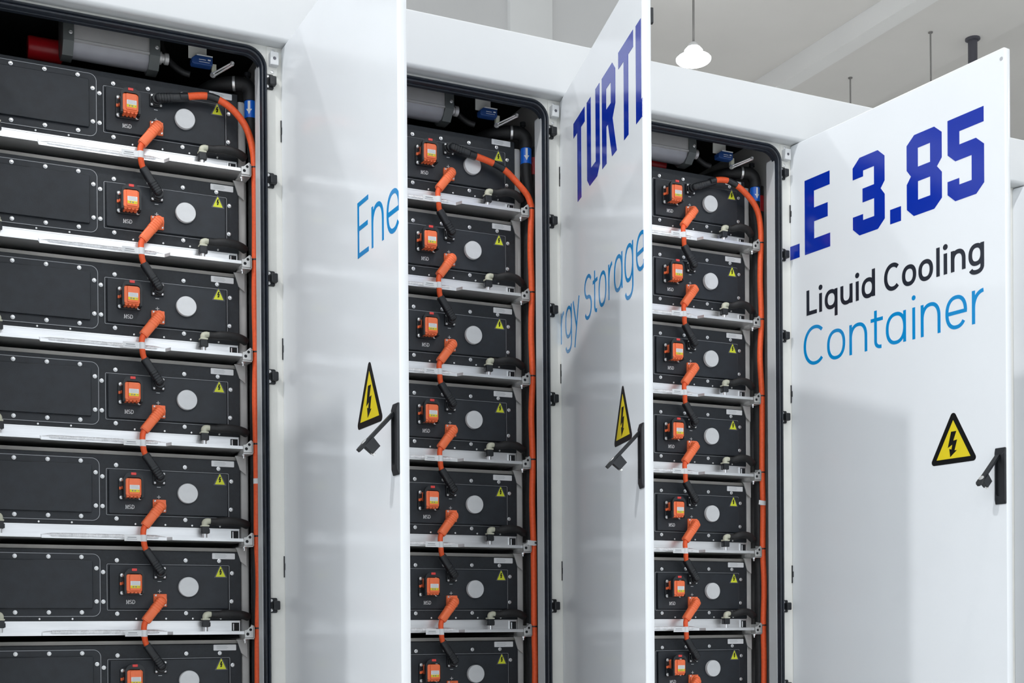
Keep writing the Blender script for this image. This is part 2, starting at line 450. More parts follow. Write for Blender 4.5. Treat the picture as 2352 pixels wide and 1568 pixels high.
TT, TB = 2555, 2275              # TURT letters
L_TURT = polytext('title_lettering', [
    ([(205,TT),(358,TT),(358,TT-49),(309,TT-49),(309,TB),(257,TB),(257,TT-49),(205,TT-49)], []),
    ([(385,TT),(435,TT),(435,TB+52),(494,TB+52),(494,TT),(544,TT),(544,TB+28),(511,TB),(417,TB),(385,TB+28)], []),
    ([(571,TT),(691,TT),(724,TT-30),(724,TT-134),(692,TT-167),(737,TB),(684,TB),(640,TB+113),(622,TB+113),(622,TB),(571,TB)], [[(621,TT-51),(674,TT-51),(674,TT-115),(621,TT-115)]]),
    ([(758,TT),(911,TT),(911,TT-49),(861,TT-49),(861,TB),(814,TB),(814,TT-49),(758,TT-49)], []),
    ([(937,TT-3),(987,TT-3),(987,TB+51),(998.3,TB+51),(998.3,TB),(937,TB)], []),
], BLUE_T)
L_LE = polytext('title_lettering', [
    ([(0.5,2320),(52,2320),(52,2268),(0.5,2268)], []),
    ([(81,2551),(214,2551),(214,2500),(131,2500),(131,2436),(203,2436),(203,2384),(131,2384),(131,2319),(215,2319),(215,2268),(81,2268)], []),
    ([(365,2550),(453,2550),(485,2521),(485,2433),(466,2410),(485,2385),(485,2298),(452,2269),(363,2269),(331,2297),(331,2342),(381,2342),(381,2320),(435,2320),(435,2384),(379,2384),(379,2434),(435,2434),(435,2499),(382,2499),(382,2478),(331,2478),(331,2521)], []),
    ([(510,2320),(560,2320),(560,2269),(510,2269)], []),
    ([(587,2520),(621,2548),(709,2548),(741,2520),(741,2434),(720,2410),(741,2385),(741,2298),(708,2269),(618,2269),(587,2298),(587,2385),(606,2409),(587,2434)],
     [[(637,2499),(691,2499),(691,2434),(637,2434)], [(637,2384),(691,2384),(691,2320),(637,2320)]]),
    ([(766,2547),(914,2547),(914,2497),(815,2497),(815,2453),(883,2453),(915,2424),(915,2298),(883,2269),(797,2269),(765,2298),(765,2342),(814,2342),(814,2320),(865,2320),(865,2402),(798,2402),(766,2431)], []),
], BLUE_T)
L_LIQ = word('subtitle_lettering', 'LiquidCooling', [88,143,154,172,185,251,266,327,340,361,372,437,480,554,563,627,637,701,713,732,745,763,777,838,850,913], 2.0345, 0.0705, 0.095, 0.030, 0.0148, INK2)
L_CON = word('product_lettering', 'Container', [71,181,196,289,310,398,415,473,487,580,607,623,646,732,753,843,863,914], 1.8430, 0.1100, 0.147, 0.04, 0.0128, CYAN_T)
L_RGY = word('product_lettering', 'rgyStorage', [4,51,71,165,180,273,340,433,447,505,519,610,633,680,697,789,811,900,928,1030], 1.8520, 0.1080, 0.146, 0.052, 0.0115, CYAN_T, 0.9983)
L_ENE = word('product_lettering', 'Ene', [700,785,807,896,917,1010], 1.8595, 0.1090, 0.151, 0.05, 0.0125, CYAN_T, 0.9983)

# warning triangle on the doors
def tri_rounded(ax, az, hw, zb, r, seg=7):
    pts = [(ax, az), (ax-hw, zb), (ax+hw, zb)]; out = []
    for i in range(3):
        p0, p, p2 = pts[i-1], pts[i], pts[(i+1) % 3]
        v1 = Vector((p0[0]-p[0], p0[1]-p[1])).normalized(); v2 = Vector((p2[0]-p[0], p2[1]-p[1])).normalized()
        ang = v1.angle(v2); dd = r/math.tan(ang/2); bis = (v1+v2).normalized(); c = Vector(p) + bis*(r/math.sin(ang/2))
        a = Vector(p)+v1*dd; e = Vector(p)+v2*dd
        a0 = math.atan2(a.y-c.y, a.x-c.x); a1 = math.atan2(e.y-c.y, e.x-c.x)
        while a1-a0 > PI: a1 -= 2*PI
        while a1-a0 < -PI: a1 += 2*PI
        out += [(c.x+r*math.cos(a0+(a1-a0)*k/seg), c.y+r*math.sin(a0+(a1-a0)*k/seg)) for k in range(seg+1)]
    return out
q = MB(); q.prism(tri_rounded(0.7835, 1.5755, 0.1005, 1.3935, 0.0115), -0.0008, 0.0004); M_TRI = q.mesh('sign_border', INK)
q = MB(); q.prism([(0.7835, 1.539), (0.7125, 1.4108), (0.8545, 1.4108)], -0.0012, -0.0006); M_TRIY = q.mesh('sign_field', YEL_S)
BOLT2D = [(775,1501),(797,1501),(784,1470),(800,1472),(789,1437),(799,1437),(771,1416),(767,1444),(776,1441),(780,1457),(761,1448)]
me = bpy.data.meshes.new('x'); bpy.data.meshes.remove(me)
q = polytext('lightning_mark', [(BOLT2D, [])], INK)
for v in q.vertices: v.co.y -= 0.0009
M_BOLT2 = q

# ================================================================== container body
BX0, BX1 = -1.62, 4.60
ZS, ZT = 2.7115, 2.9005
root = thing('storage_container', 'long white battery container with lettered doors standing open along its front', 'container', (1.5, 1.2, 0.0))
OFF = Vector((-1.5, -1.2, 0.0))
def cpart(name, mb_or_me, m=None, label=None, loc=(0, 0, 0), rot=None, angle=35):
    me = mb_or_me.mesh(name, m, angle) if isinstance(mb_or_me, MB) else mb_or_me
    return part(name, me, root, Vector(loc)+OFF, label, rot)
# roof fascia with rounded lower edge, roof behind
YF = -0.055
prof = [(YF+0.014*(1-math.sin(a)), ZS+0.014*(1-math.cos(a))) for a in [i*PI/16 for i in range(9)]]   # bottom to front
prof += [(YF+0.006*(1-math.cos(a)), ZT-0.006+0.006*math.sin(a)) for a in [i*PI/12 for i in range(7)]]
prof += [(0.12, ZT), (0.12, ZT-0.05), (0.0, ZT-0.05), (0.0, ZS)]
b = MB(); b.xprism(prof, BX0, BX1); cpart('roof_fascia', b, W_FASCIA)
b = MB(); b.box(BX0, BX1, 0.12, 2.4, 2.86, 2.899); cpart('roof', b, W_FASCIA)
b = MB(); b.box(BX0, BX0+0.04, 0.05, 2.4, 0.10, 2.86); b.box(BX1-0.04, BX1, 0.05, 2.4, 0.10, 2.86); cpart('end_wall', b, W_FASCIA)
b = MB(); b.box(BX0, BX1, 0.0, 2.4, 0.0, 0.14); cpart('base_frame', b, W_FASCIA)
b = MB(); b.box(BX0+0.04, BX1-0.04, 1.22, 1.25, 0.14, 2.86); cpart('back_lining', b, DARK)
b = MB(); b.box(BX0+0.04, BX1-0.04, 0.055, 1.22, 2.80, 2.82); cpart('ceiling_lining', b, DARK)  # near-black colour stands for the unlit space under the roof
# door frames with rounded opening
OZ0, OZ1 = 0.20, 2.6805
def frame_mesh(xl, xr):
    hole = rrect(xl+0.064, xr-0.064, OZ0-0.004, OZ1+0.004, 0.052, 10)
    x0, x1, z0, z1 = xl, xr, 0.14, ZS
    seg = 11; outer = []
    for k, (cx, cz) in enumerate(((x0, z0), (x1, z0), (x1, z1), (x0, z1))):
        outer += [(cx, cz)]*seg
    q = MB(); q.ring(outer, hole, 0.0, 0.006); return q
def seal_mesh(xl, xr):
    prof = [(0.0, 0.004), (-0.0005, -0.006), (0.002, -0.014), (0.0055, -0.0165), (0.0085, -0.013), (0.0105, -0.010), (0.0125, -0.015), (0.0160, -0.0185), (0.0190, -0.014), (0.0195, -0.004), (0.0195, 0.004)]
    base = rrect(xl+0.068, xr-0.068, OZ0, OZ1, 0.048, 10); n = len(base)
    q = MB(); vs = []; fs = []
    for dd, y in prof:
        if dd == 0.0: dd = -0.0012
        o = rrect(xl+0.068-dd, xr-0.068+dd, OZ0-dd, OZ1+dd, 0.048+dd, 10)
        vs += [(x, y, z) for x, z in o]
    m = len(prof)
    for k in range(m):
        k2 = (k+1) % m
        for i in range(n):
            j = (i+1) % n; fs.append((k*n+i, k*n+j, k2*n+j, k2*n+i))
    q.add(vs, fs); return q
HX = [-P, 0.0, P, 2*P, 3.185]
for k in range(4):
    cpart('door_frame', frame_mesh(HX[k], HX[k+1]), W_FRAME)
    q = MB(); q.box(HX[k+1]-0.0712, HX[k+1]-0.0675, 0.004, 0.054, OZ0, 2.652); cpart('jamb', q, W_FASCIA)
    q = MB(); q.box(HX[k]+0.0675, HX[k]+0.0712, 0.004, 0.054, OZ0, 2.652); cpart('jamb', q, W_FASCIA)
    lo = [p for p in rrect(HX[k]+0.068, HX[k+1]-0.068, OZ0, OZ1, 0.048, 10) if p[1] > OZ1-0.0485]
    li = []
    for x, z in lo:
        kx = 0.5*(HX[k]+HX[k+1]); f = 0.0045*min(1, (z-OZ1+0.0485)/0.048)
        li.append((x + (f if x < kx else -f)*(1 if abs(x-kx) > 0.39 else 0), z-f))
    q = MB(); n = len(lo)
    vs = [(x, 0.002, z) for x, z in lo] + [(x, 0.002, z) for x, z in li] + [(x, 0.018, z) for x, z in li] + [(x, 0.018, z) for x, z in lo]
    fs = []
    for r_ in range(4):
        for i in range(n-1): fs.append((r_*n+i, r_*n+i+1, ((r_+1) % 4)*n+i+1, ((r_+1) % 4)*n+i))
    q.add(vs, fs); cpart('header_lip', q, RUBBER)
    cpart('door_seal', seal_mesh(HX[k], HX[k+1]), RUBBER, angle=25)
b = MB(); b.box(3.185, BX1, 0.0, 0.05, 0.14, ZS); b.box(BX0, -P, 0.0, 0.05, 0.14, ZS); cpart('end_panel', b, W_FRAME)
for k in range(1, 4):
    b = MB(); b.box(HX[k]-0.004, HX[k]+0.004, 0.052, 1.22, 0.14, 2.80); cpart('partition', b, W_INNER)

# small fittings on the frames
q = MB(); q.prism(rrect(-0.020, 0.016, -0.047, 0.043, 0.002), -0.003, 0.0, 0.0008); M_STR_P = q.mesh('striker_plate', W_FRAME)
q = MB(); q.prism(rrect(-0.013, 0.014, -0.021, 0.021, 0.003), -0.026, -0.003, 0.002)
M_STR = q.mesh('lock_striker', W_FASCIA)
q = MB(); q.lathe([(0.0048, -0.001), (0.0052, 0.0), (0.0048, 0.0006), (0.0, 0.0006)], (0, 0, 0)); M_STRH = q.mesh('striker_hole_shade', PIPE_M)  # dark disc painted in place of the shade in the bore
q = MB(); q.lathe([(0.0052, 0), (0.005, 0.002), (0.003, 0.0028), (0.003, 0.0012), (0.0, 0.0012)], (0, 0, 0), n=16); M_SCR = q.mesh('screw', STEEL)
q = MB(); q.prism(rrect(-0.020, 0.008, -0.024, 0.024, 0.005), -0.006, 0.0, 0.0015)
q.prism(rrect(-0.008, 0.013, -0.0145, 0.0145, 0.004), -0.024, -0.006, 0.003); M_BUMP = q.mesh('door_bumper', BLK_PL)
q = MB(); q.box(-0.004, 0.0015, -0.004, 0.002, -0.034, 0.034); q.prism(rrect(-0.004, 0.006, -0.011, 0.011, 0.003), -0.008, 0.0, 0.001); M_HINGE = q.mesh('hinge', BLK_PL)
for k in range(1, 4):
    hx = HX[k]
    s = cpart('lock_striker', M_STR, loc=(hx-0.0275, 0, 2.667))
    part('striker_plate', M_STR_P, s, (0, 0, 0)); part('striker_hole_shade', M_STRH, s, (0.0, -0.0262, 0.0))
    part('screw', M_SCR, s, (0.001, -0.003, 0.031)); part('screw', M_SCR, s, (-0.002, -0.003, -0.036))
    for z in (2.598, 2.284, 1.971, 1.658, 0.928, 0.62):
        s = cpart('door_bumper', M_BUMP, loc=(hx-0.0335, 0, z))
        part('screw', M_SCR, s, (-0.0125, -0.006, 0.0155)); part('screw', M_SCR, s, (-0.0125, -0.006, -0.0155))
    for z in (2.447, 1.750, 1.052):
        cpart('hinge', M_HINGE, loc=(hx+0.001, 0, z))

# ------------------------------------------------------------------ doors
DW, DZ0, DZ1, DT = 0.99876, 0.17, 2.7085, 0.026
def door_mesh():
    poly = [(x, z) for x, z in rrect(0, DW, DZ0, DZ1, (0.004, 0.004, 0.009, 0.012), 5)]
    q = MB(); n = len(poly); c = 0.0035
    rings = [[(x, 0, z) for x, z in offset_poly(poly, -c)], [(x, c*0.3, z) for x, z in offset_poly(poly, -c*0.3)], [(x, c, z) for x, z in poly], [(x, DT-c, z) for x, z in poly], [(x, DT, z) for x, z in offset_poly(poly, -c)]]
    vs = [p for r in rings for p in r]; fs = [tuple(range(n)), tuple(reversed(range(4*n, 5*n)))]
    for k in range(4):
        for i in range(n):
            j = (i+1) % n; fs.append((k*n+i, (k+1)*n+i, (k+1)*n+j, k*n+j))
    q.add(vs, fs); return q.mesh('door', W_PAINT, 50)
M_DOOR = door_mesh()
# handle plate with long recess
hx0, hx1, hz0, hz1 = 0.954, 0.9955, 1.2405, 1.4225
def hplate():
    q = MB()
    out = rrect(hx0, hx1, hz0, hz1, 0.003, 4); n = len(out)
    inn = rrect(hx0+0.006, hx1-0.0145, hz0+0.026, hz1-0.022, 0.009, 4)
    def chf(poly, fz):   # sloped ends: front outline shorter
        return [(x, hz0+fz+(z-hz0)*(hz1-hz0-2*fz)/(hz1-hz0)) for x, z in poly]
    top = chf(offset_poly(out, -0.0015), 0.013)
    rings = [[(x, 0, z) for x, z in out], [(x, -0.003, z) for x, z in out], [(x, -0.0075, z) for x, z in top], [(x, -0.0075, z) for x, z in inn], [(x, -0.0006, z) for x, z in inn]]
    vs = [p for r in rings for p in r]; fs = []
    for k in range(4):
        for i in range(n):
            j = (i+1) % n; fs.append((k*n+i, k*n+j, (k+1)*n+j, (k+1)*n+i))
    fs.append(tuple(range(4*n, 5*n))); fs.append(tuple(range(n)))
    q.add(vs, fs); return q.mesh('handle_plate', BLK_PL)
M_HPL = hplate()
def hlever():
    q = MB()
    a = Vector((0.968, -0.007, 1.397)); e = Vector((0.968, -0.1015, 1.2975)); t = (e-a).normalized(); nrm = Vector((0, -t.z, t.y)).normalized()
    wv = Vector((1, 0, 0)); vs = []; fs = []
    N = 14
    prof = [(-1, -1), (-0.8, 1), (0.8, 1), (1, -1)]
    for i in range(N+1):
        s = i/N; c = a.lerp(e, s)
        hw = 0.0085 if s < 0.7 else 0.0085+0.0035*min(1, (s-0.7)/0.15)
        if s > 0.93: hw *= (1-((s-0.93)/0.07)**2*0.5)
        th = 0.0045
        for px, pn in prof: vs.append(c + wv*(hw*px) + nrm*(th*pn))
    for i in range(N):
        for k in range(4):
            l = (k+1) % 4; fs.append((i*4+k, i*4+l, (i+1)*4+l, (i+1)*4+k))
    fs += [(3, 2, 1, 0), tuple(range(N*4, N*4+4))]
    q.add(vs, fs)
    # catch block behind the tip
    c = a.lerp(e, 0.74); back = Vector((0, -nrm.y, -nrm.z))
    if back.z > 0: back = -back
    v8 = []
    for s2 in (-0.016, 0.017):
        for hw in (-0.0105, 0.0105):
            for dd in (0.002, 0.031):
                sh = s2*(0.86 if dd > 0.01 else 1)
                v8.append(c + t*sh + wv*hw*(0.85 if dd > 0.01 else 1) + back*dd)
    q.add(v8, [(0, 1, 3, 2), (4, 6, 7, 5), (0, 4, 5, 1), (2, 3, 7, 6), (0, 2, 6, 4), (1, 5, 7, 3)])
    c2 = a.lerp(e, 0.80)
    q2 = MB(); ax = -back
    q2.lathe([(0.0092, 0.0), (0.0090, 0.0016), (0.0075, 0.0022), (0.0, 0.0018)], c2 + ax*0.0052, ax, 20)
    q3 = MB(); q3.lathe([(0.0045, 0), (0.0045, 0.010), (0.0, 0.010)], a.lerp(e, 0.82) + back*0.027, back, 12)
    return q.mesh('handle_lever', BLK_PL, 40), q2.mesh('lock_cylinder', STEEL), q3.mesh('latch_pin', STEEL)
M_HLV, M_LCK, M_PIN = hlever()
q = MB(); q.lathe([(0.0065, 0.0), (0.006, 0.0008), (0.0, 0.0009)], (0, 0, 0), n=20); M_PLUG = q.mesh('blind_plug', EDGE)
q = MB(); q.prism(rrect(-0.012, 0.002, -0.022, 0.022, 0.003), 0.0, 0.008, 0.002); M_TAB = q.mesh('lock_tab', BLK_PL)
q = MB(); q.tube([(0.90, DT+0.012, 0.4), (0.90, DT+0.012, 2.6)], 0.006, 10); M_ROD = q.mesh('lock_rod', ROD_M)
TH = [87.6, 88.7142, 104.3170, 84.9615, 72.0]
DLAB = ['white door of the left cabinet, swung open towards the viewer', 'white door with the start of the cyan word, left of the middle cabinet', 'white door lettered TURTL, left of the right cabinet', 'white door lettered LE 3.85 Liquid Cooling Container', 'white door at the right edge of the photo']
for k in range(5):
    d = cpart('door', M_DOOR, loc=(HX[k], 0, 0), rot=(0, 0, -math.radians(TH[k])), label=DLAB[k])
    part('handle_plate', M_HPL, d); part('handle_lever', M_HLV, d)
    part('lock_cylinder', M_LCK, d); part('latch_pin', M_PIN, d)
    part('lock_rod', M_ROD, d)
    if k in (1, 2, 3):
        part('warning_sign', M_TRI, d, label='black border of the triangular high voltage sign'); part('sign_field', M_TRIY, d, label='yellow field of the triangular high voltage sign'); part('lightning_mark', M_BOLT2, d)
    if k == 1: part('product_lettering', L_ENE, d, label='cyan letters Ene')
    if k == 2:
        part('title_lettering', L_TURT, d, label='royal blue letters TURTL'); part('product_lettering', L_RGY, d, label='cyan letters rgy Storage')
        part('lock_tab', M_TAB, d, (0.994, DT, 2.56))
    if k == 3:
        part('title_lettering', L_LE, d, label='royal blue letters LE 3.85'); part('subtitle_lettering', L_LIQ, d, label='black letters Liquid Cooling'); part('product_lettering', L_CON, d, label='cyan letters Container')
        part('blind_plug', M_PLUG, d, (0.9840, 0.0, 2.6740))

# ================================================================== battery pack prototype (meshes in bay frame: x from next hinge, z from vent cap)
PX0, PX1 = -0.907, -0.1035
pk = {}
b = MB(); b.prism(rrect(PX0, PX1, -0.108, 0.1155, 0.004), 0.152, 0.95, 0.002); pk['housing'] = b.mesh('housing', BLACK_P)
CV = rrect(-0.892, -0.5495, -0.0935, 0.1015, 0.022, 8)
b = MB(); b.prism(CV, 0.1497, 0.152, 0.0006); pk['side_cover'] = b.mesh('side_cover', BLACK_S)
b = MB(); b.ring(offset_poly(CV, 0.0007), offset_poly(CV, -0.0007), 0.1493, 0.152); pk['cover_edge'] = b.mesh('cover_edge', EDGE)
b = MB(); b.prism(rrect(-0.870, -0.5725, -0.069, 0.081, 0.004, 3), 0.1405, 0.150, 0.0016); pk['cover_panel'] = b.mesh('cover_panel', BLACK_S)
FP = rrect(-0.5285, -0.1430, -0.0742, 0.0712, 0.003, 3)
b = MB(); b.ring(offset_poly(FP, 0.0005), offset_poly(FP, -0.0007), 0.1507, 0.152); pk['panel_edge'] = b.mesh('panel_edge', EDGE)
b = MB(); b.prism(rrect(-0.5225, -0.1487, -0.0700, 0.0680, 0.004, 3), 0.1410, 0.152, 0.0016); pk['front_panel'] = b.mesh('front_panel', BLACK_S)
b = MB(); b.lathe([(0.0066, 0.0), (0.0064, 0.0012), (0.0045, 0.0016)], (0, 0, 0), n=18); b.lathe([(0.0042, 0.0016), (0.0042, 0.0046), (0.0036, 0.0054), (0.0, 0.0054)], (0, 0, 0), n=6, a0=0.3); M_BLT = b.mesh('bolt', STEEL)
b = MB(); b.lathe([(0.0030, 0.0), (0.0030, 0.003), (0.0, 0.004)], (0, 0, 0), n=10); M_SCRW = b.mesh('screw', STEEL)
BOLTS = [(x, z, 0.1497) for x in (-0.800, -0.7025, -0.605) for z in (-0.081, 0.0915)] + [(x, z, 0.1497) for x in (-0.5605, -0.880) for z in (-0.047, 0.057)]
BOLTS += [(-0.540, -0.0475, 0.152), (-0.540, 0.0455, 0.152), (-0.498, 0.083, 0.152), (-0.391, 0.0845, 0.152), (-0.2834, 0.086, 0.152), (-0.1755, 0.086, 0.152),
          (-0.498, -0.0853, 0.152), (-0.2832, -0.0838, 0.152), (-0.1755, -0.083, 0.152), (-0.1355, -0.0455, 0.152), (-0.1335, 0.0466, 0.152)]
SCREWS = [(x, -0.1015) for x in (-0.73, -0.633, -0.440, -0.347, -0.262, -0.172)]
b = MB(); b.lathe([(0.0318, 0.0), (0.0318, 0.0035), (0.0302, 0.0042), (0.0302, 0.0055), (0.0318, 0.0062), (0.0318, 0.0108), (0.0306, 0.0125), (0.0, 0.0128)], (-0.2785, 0.1410, 0.0), n=48); pk['vent_cap'] = b.mesh('vent_cap', CAPW)
# printed marks
b = MB()
for i, ch in enumerate('MSD'): glyph(b, ch, -0.4715+0.0094*i, -0.4636+0.0094*i, -0.0543, 0.008, 0.0125, 0.003, 0.0015, 0.1407, 0.1412)
b.box(-0.3745, -0.3629, 0.1407, 0.1412, 0.0166, 0.0181)
b.box(-0.3743, -0.3629, 0.1407, 0.1412, -0.0152, -0.0138); b.box(-0.3693, -0.3679, 0.1407, 0.1412, -0.0200, -0.0088)
pk['printed_marks'] = b.mesh('printed_marks', SILK)
b = MB(); b.prism(tri_rounded(-0.1738, 0.0745, 0.0215, 0.0310, 0.0015, 3), 0.1404, 0.1412); pk['warning_label'] = b.mesh('warning_label', PIPE_M)
b = MB(); b.prism([(-0.1738, 0.0685), (-0.1898, 0.0340), (-0.1578, 0.0340)], 0.1400, 0.1406); pk['warning_field'] = b.mesh('warning_field', YEL_P)
b = MB()
sx, sz = 0.00023, 0.00023
b.prism([(-0.1738+(x-781)*sx, 0.0490+(z-1457)*sz) for x, z in BOLT2D][::-1], 0.1396, 0.1401); pk['lightning_mark'] = b.mesh('lightning_mark', INK)
b = MB(); b.prism(rrect(-0.1955, -0.1215, 0.0935, 0.1125, 0.002, 3), 0.1512, 0.1522); pk['serial_label'] = b.mesh('serial_label', LABEL)
b = MB()
for i in range(3): b.box(-0.186, -0.152 + 0.004*(i % 2), 0.1508, 0.1513, 0.1072-0.0042*i, 0.1078-0.0042*i)
pk['label_print'] = b.mesh('label_print', LABEL2)
# service plug
sp = {}
b = MB(); b.prism(rrect(-0.4935, -0.4205, -0.0275, 0.0425, 0.006), 0.1340, 0.1412, 0.0015); sp['plug_base'] = b.mesh('plug_base', BLK_PL)
b = MB(); b.prism(rrect(-0.4790, -0.4295, -0.0180, 0.0375, 0.007), 0.0950, 0.1345, 0.004)
b.prism(rrect(-0.4690, -0.4345, -0.0135, 0.0365, 0.004), 0.0912, 0.0952, 0.002)
for i in range(4): b.lathe([(0.0052, 0), (0.0052, 0.034), (0.0, 0.035)], (-0.471+0.0115*i, 0.1345, -0.0170), n=12)
b.prism(rrect(-0.4305, -0.4268, 0.002, 0.014, 0.001), 0.1005, 0.118, 0.001); b.prism(rrect(-0.4818, -0.4780, 0.002, 0.014, 0.001), 0.1005, 0.118, 0.001)
sp['plug_body'] = b.mesh('plug_body', ORANGE)
def uhandle():
    q = MB()
    out = [(-0.4835, -0.0215)] + [(-0.4835+0.0235*(1-math.cos(a)), 0.0335+0.0225*math.sin(a)) for a in [i*PI/16 for i in range(9)]]
    out += [(-0.4235-0.0235*(1-math.cos(a)), 0.0335+0.0225*math.sin(a)) for a in [i*PI/16 for i in range(8, -1, -1)]] + [(-0.4235, -0.0215)]
    inn = [(-0.4775, -0.0215)] + [(-0.4775+0.0105*(1-math.cos(a)), 0.0320+0.0085*math.sin(a)) for a in [i*PI/16 for i in range(9)]]
    inn += [(-0.4295-0.0105*(1-math.cos(a)), 0.0320+0.0085*math.sin(a)) for a in [i*PI/16 for i in range(8, -1, -1)]] + [(-0.4295, -0.0215)]
    n = len(out); y0, y1 = 0.0965, 0.1120
    vs = [(x, y0, z) for x, z in out] + [(x, y0, z) for x, z in inn] + [(x, y1, z) for x, z in inn] + [(x, y1, z) for x, z in out]; fs = []
    for k in range(4):
        k2 = (k+1) % 4
        for i in range(n-1): fs.append((k*n+i, k*n+i+1, k2*n+i+1, k2*n+i))
    fs += [(0, n, 2*n, 3*n), (n-1, 4*n-1, 3*n-1, 2*n-1)]
    q.add(vs, fs)
    for x in (-0.4805, -0.4265):
        q.prism(rrect(x-0.004, x+0.004, -0.0245, 0.004, 0.003, 3), 0.1010, 0.1345, 0.001)
    return q
sp['plug_handle'] = uhandle().mesh('plug_handle', BLK_PL)
b = MB(); b.prism(rrect(-0.4615, -0.4455, 0.0475, 0.0555, 0.0012, 3), 0.0945, 0.108, 0.001); sp['release_tab'] = b.mesh('release_tab', RED)
b = MB(); b.prism(rrect(-0.4665, -0.4365, 0.0020, 0.0160, 0.001, 3), 0.0907, 0.0913); sp['rating_label'] = b.mesh('rating_label', LABEL)
b = MB(); b.prism(rrect(-0.4665, -0.4365, -0.0065, 0.0020, 0.001, 3), 0.0907, 0.0913); sp['caution_label'] = b.mesh('caution_label', YEL_L)
b = MB()
for i in range(3): b.box(-0.463, -0.441+0.002*i, 0.0904, 0.0908, 0.0130-0.004*i, 0.0135-0.004*i)
b.prism(circ(-0.4405, -0.002, 0.0015, 8), 0.0904, 0.0908); b.box(-0.460, -0.456, 0.0904, 0.0908, -0.004, 0.0); b.box(-0.453, -0.447, 0.0904, 0.0908, -0.0038, -0.0005)
sp['label_print'] = b.mesh('label_print', LABEL2)
b = MB(); b.prism(rrect(-0.4925, -0.4865, 0.004, 0.013, 0.001, 3), 0.128, 0.1345, 0.001); b.prism(rrect(-0.4855, -0.4830, 0.006, 0.015, 0.001, 3), 0.124, 0.1345, 0.001); sp['side_clip'] = b.mesh('side_clip', ORANGE)
b = MB(); b.lathe([(0.0062, 0.0), (0.0062, 0.0015), (0.0046, 0.0035), (0.0022, 0.0040), (0.0022, 0.0028), (0, 0.0028)], (0, 0, 0), n=16); M_PANS = b.mesh('screw', STEEL)
# cold plate below the pack
b = MB(); b.box(PX0+0.004, PX1-0.006, 0.1485, 0.94, -0.1435, -0.1085); b.box(PX0+0.004, PX1-0.006, 0.147, 0.1487, -0.1120, -0.1085)
poly = [(-0.905, 0.098), (-0.7300, 0.098), (-0.7235, 0.124), (-0.3480, 0.124), (-0.3355, 0.098), (-0.1065, 0.097), (-0.1065, 0.94), (-0.905, 0.94)]
n = len(poly)
vs = [(x, y, -0.1530) for x, y in poly] + [(x, y, -0.1430) for x, y in poly]
b.add(vs, [tuple(range(n)), tuple(reversed(range(n, 2*n)))] + [(i, n+i, n+(i+1) % n, (i+1) % n) for i in range(n)])
pk['cold_plate'] = b.mesh('cold_plate', ALU)
b = MB(); pts = []; rad = []
N = 640
for i in range(N+1):
    s = i/N; pts.append((-0.7235 + 0.3760*s, 0.1303, -0.1442)); rad.append((0.0079 + 0.00038*math.cos(i*PI/3) + 0.0003*math.sin(i*0.07))*min(1, 0.35+8*s, 0.35+8*(1-s)))
b.tube(pts, rad, 12); WELDM = b.mesh('weld_bead', WELD, 60)
b = MB(); b.box(-0.1375, -0.1125, 0.1470, 0.150, -0.1420, -0.1150); M_ENDP = b.mesh('end_hollow_shade', DARK)  # dark block stands for the shade inside the hollow plate end
b = MB(); b.box(-0.1405, -0.1375, 0.1440, 0.150, -0.1425, -0.1125); b.tube([(-0.131, 0.146, -0.1405), (-0.131, 0.146, -0.118)], 0.0022, 8); M_ENDR = b.mesh('end_rib', ALU)

def make_pack(bay, row):
    bx = HX[bay+1]; z = ZC - PITCH*row
    where = 'black battery pack, %s in the %s cabinet' % (ORD[row], BAYN[bay])
    t = thing('battery_pack', where, 'battery pack', (bx-0.505, 0.55, z-0.153), 'battery packs in the %s cabinet' % BAYN[bay])
    o = Vector((0.505, -0.55, 0.153))
    part('housing', pk['housing'], t, o)
    c = part('side_cover', pk['side_cover'], t, o); part('cover_edge', pk['cover_edge'], c); part('cover_panel', pk['cover_panel'], c)
    f = part('front_panel', pk['front_panel'], t, o); part('panel_edge', pk['panel_edge'], f); part('printed_marks', pk['printed_marks'], f, label='white letters MSD with minus and plus signs')
    for x, zz, y in BOLTS: part('bolt', M_BLT, t, o + Vector((x, y, zz)))
    for x, zz in SCREWS: part('screw', M_SCRW, t, o + Vector((x, 0.152, zz)))
    part('vent_cap', pk['vent_cap'], t, o, 'round pale grey vent cap')
    w = part('warning_label', pk['warning_label'], t, o, 'small triangular high voltage label'); part('warning_field', pk['warning_field'], w); part('lightning_mark', pk['lightning_mark'], w)
    s = part('serial_label', pk['serial_label'], t, o + Vector((random.uniform(-0.003, 0.003), 0, random.uniform(-0.0015, 0.0015))), 'white serial number label'); part('label_print', pk['label_print'], s)
    p = part('service_plug', sp['plug_body'], t, o, 'orange service disconnect plug')
    for nm in ('plug_base', 'plug_handle', 'release_tab', 'rating_label', 'caution_label', 'label_print', 'side_clip'): part(nm, sp[nm], p)
    for x, zz in ((-0.4862, 0.0353), (-0.4862, -0.0200), (-0.4280, -0.0205), (-0.4280, 0.0350)): part('screw', M_PANS, p, (x, 0.1340, zz))
    cp = part('cold_plate', pk['cold_plate'], t, o, 'bare aluminium cooling plate under the pack'); part('weld_bead', WELDM, cp); part('end_hollow_shade', M_ENDP, cp); part('end_rib', M_ENDR, cp)
    return t
for bay in range(3):
    for row in range(ROWS): make_pack(bay, row)

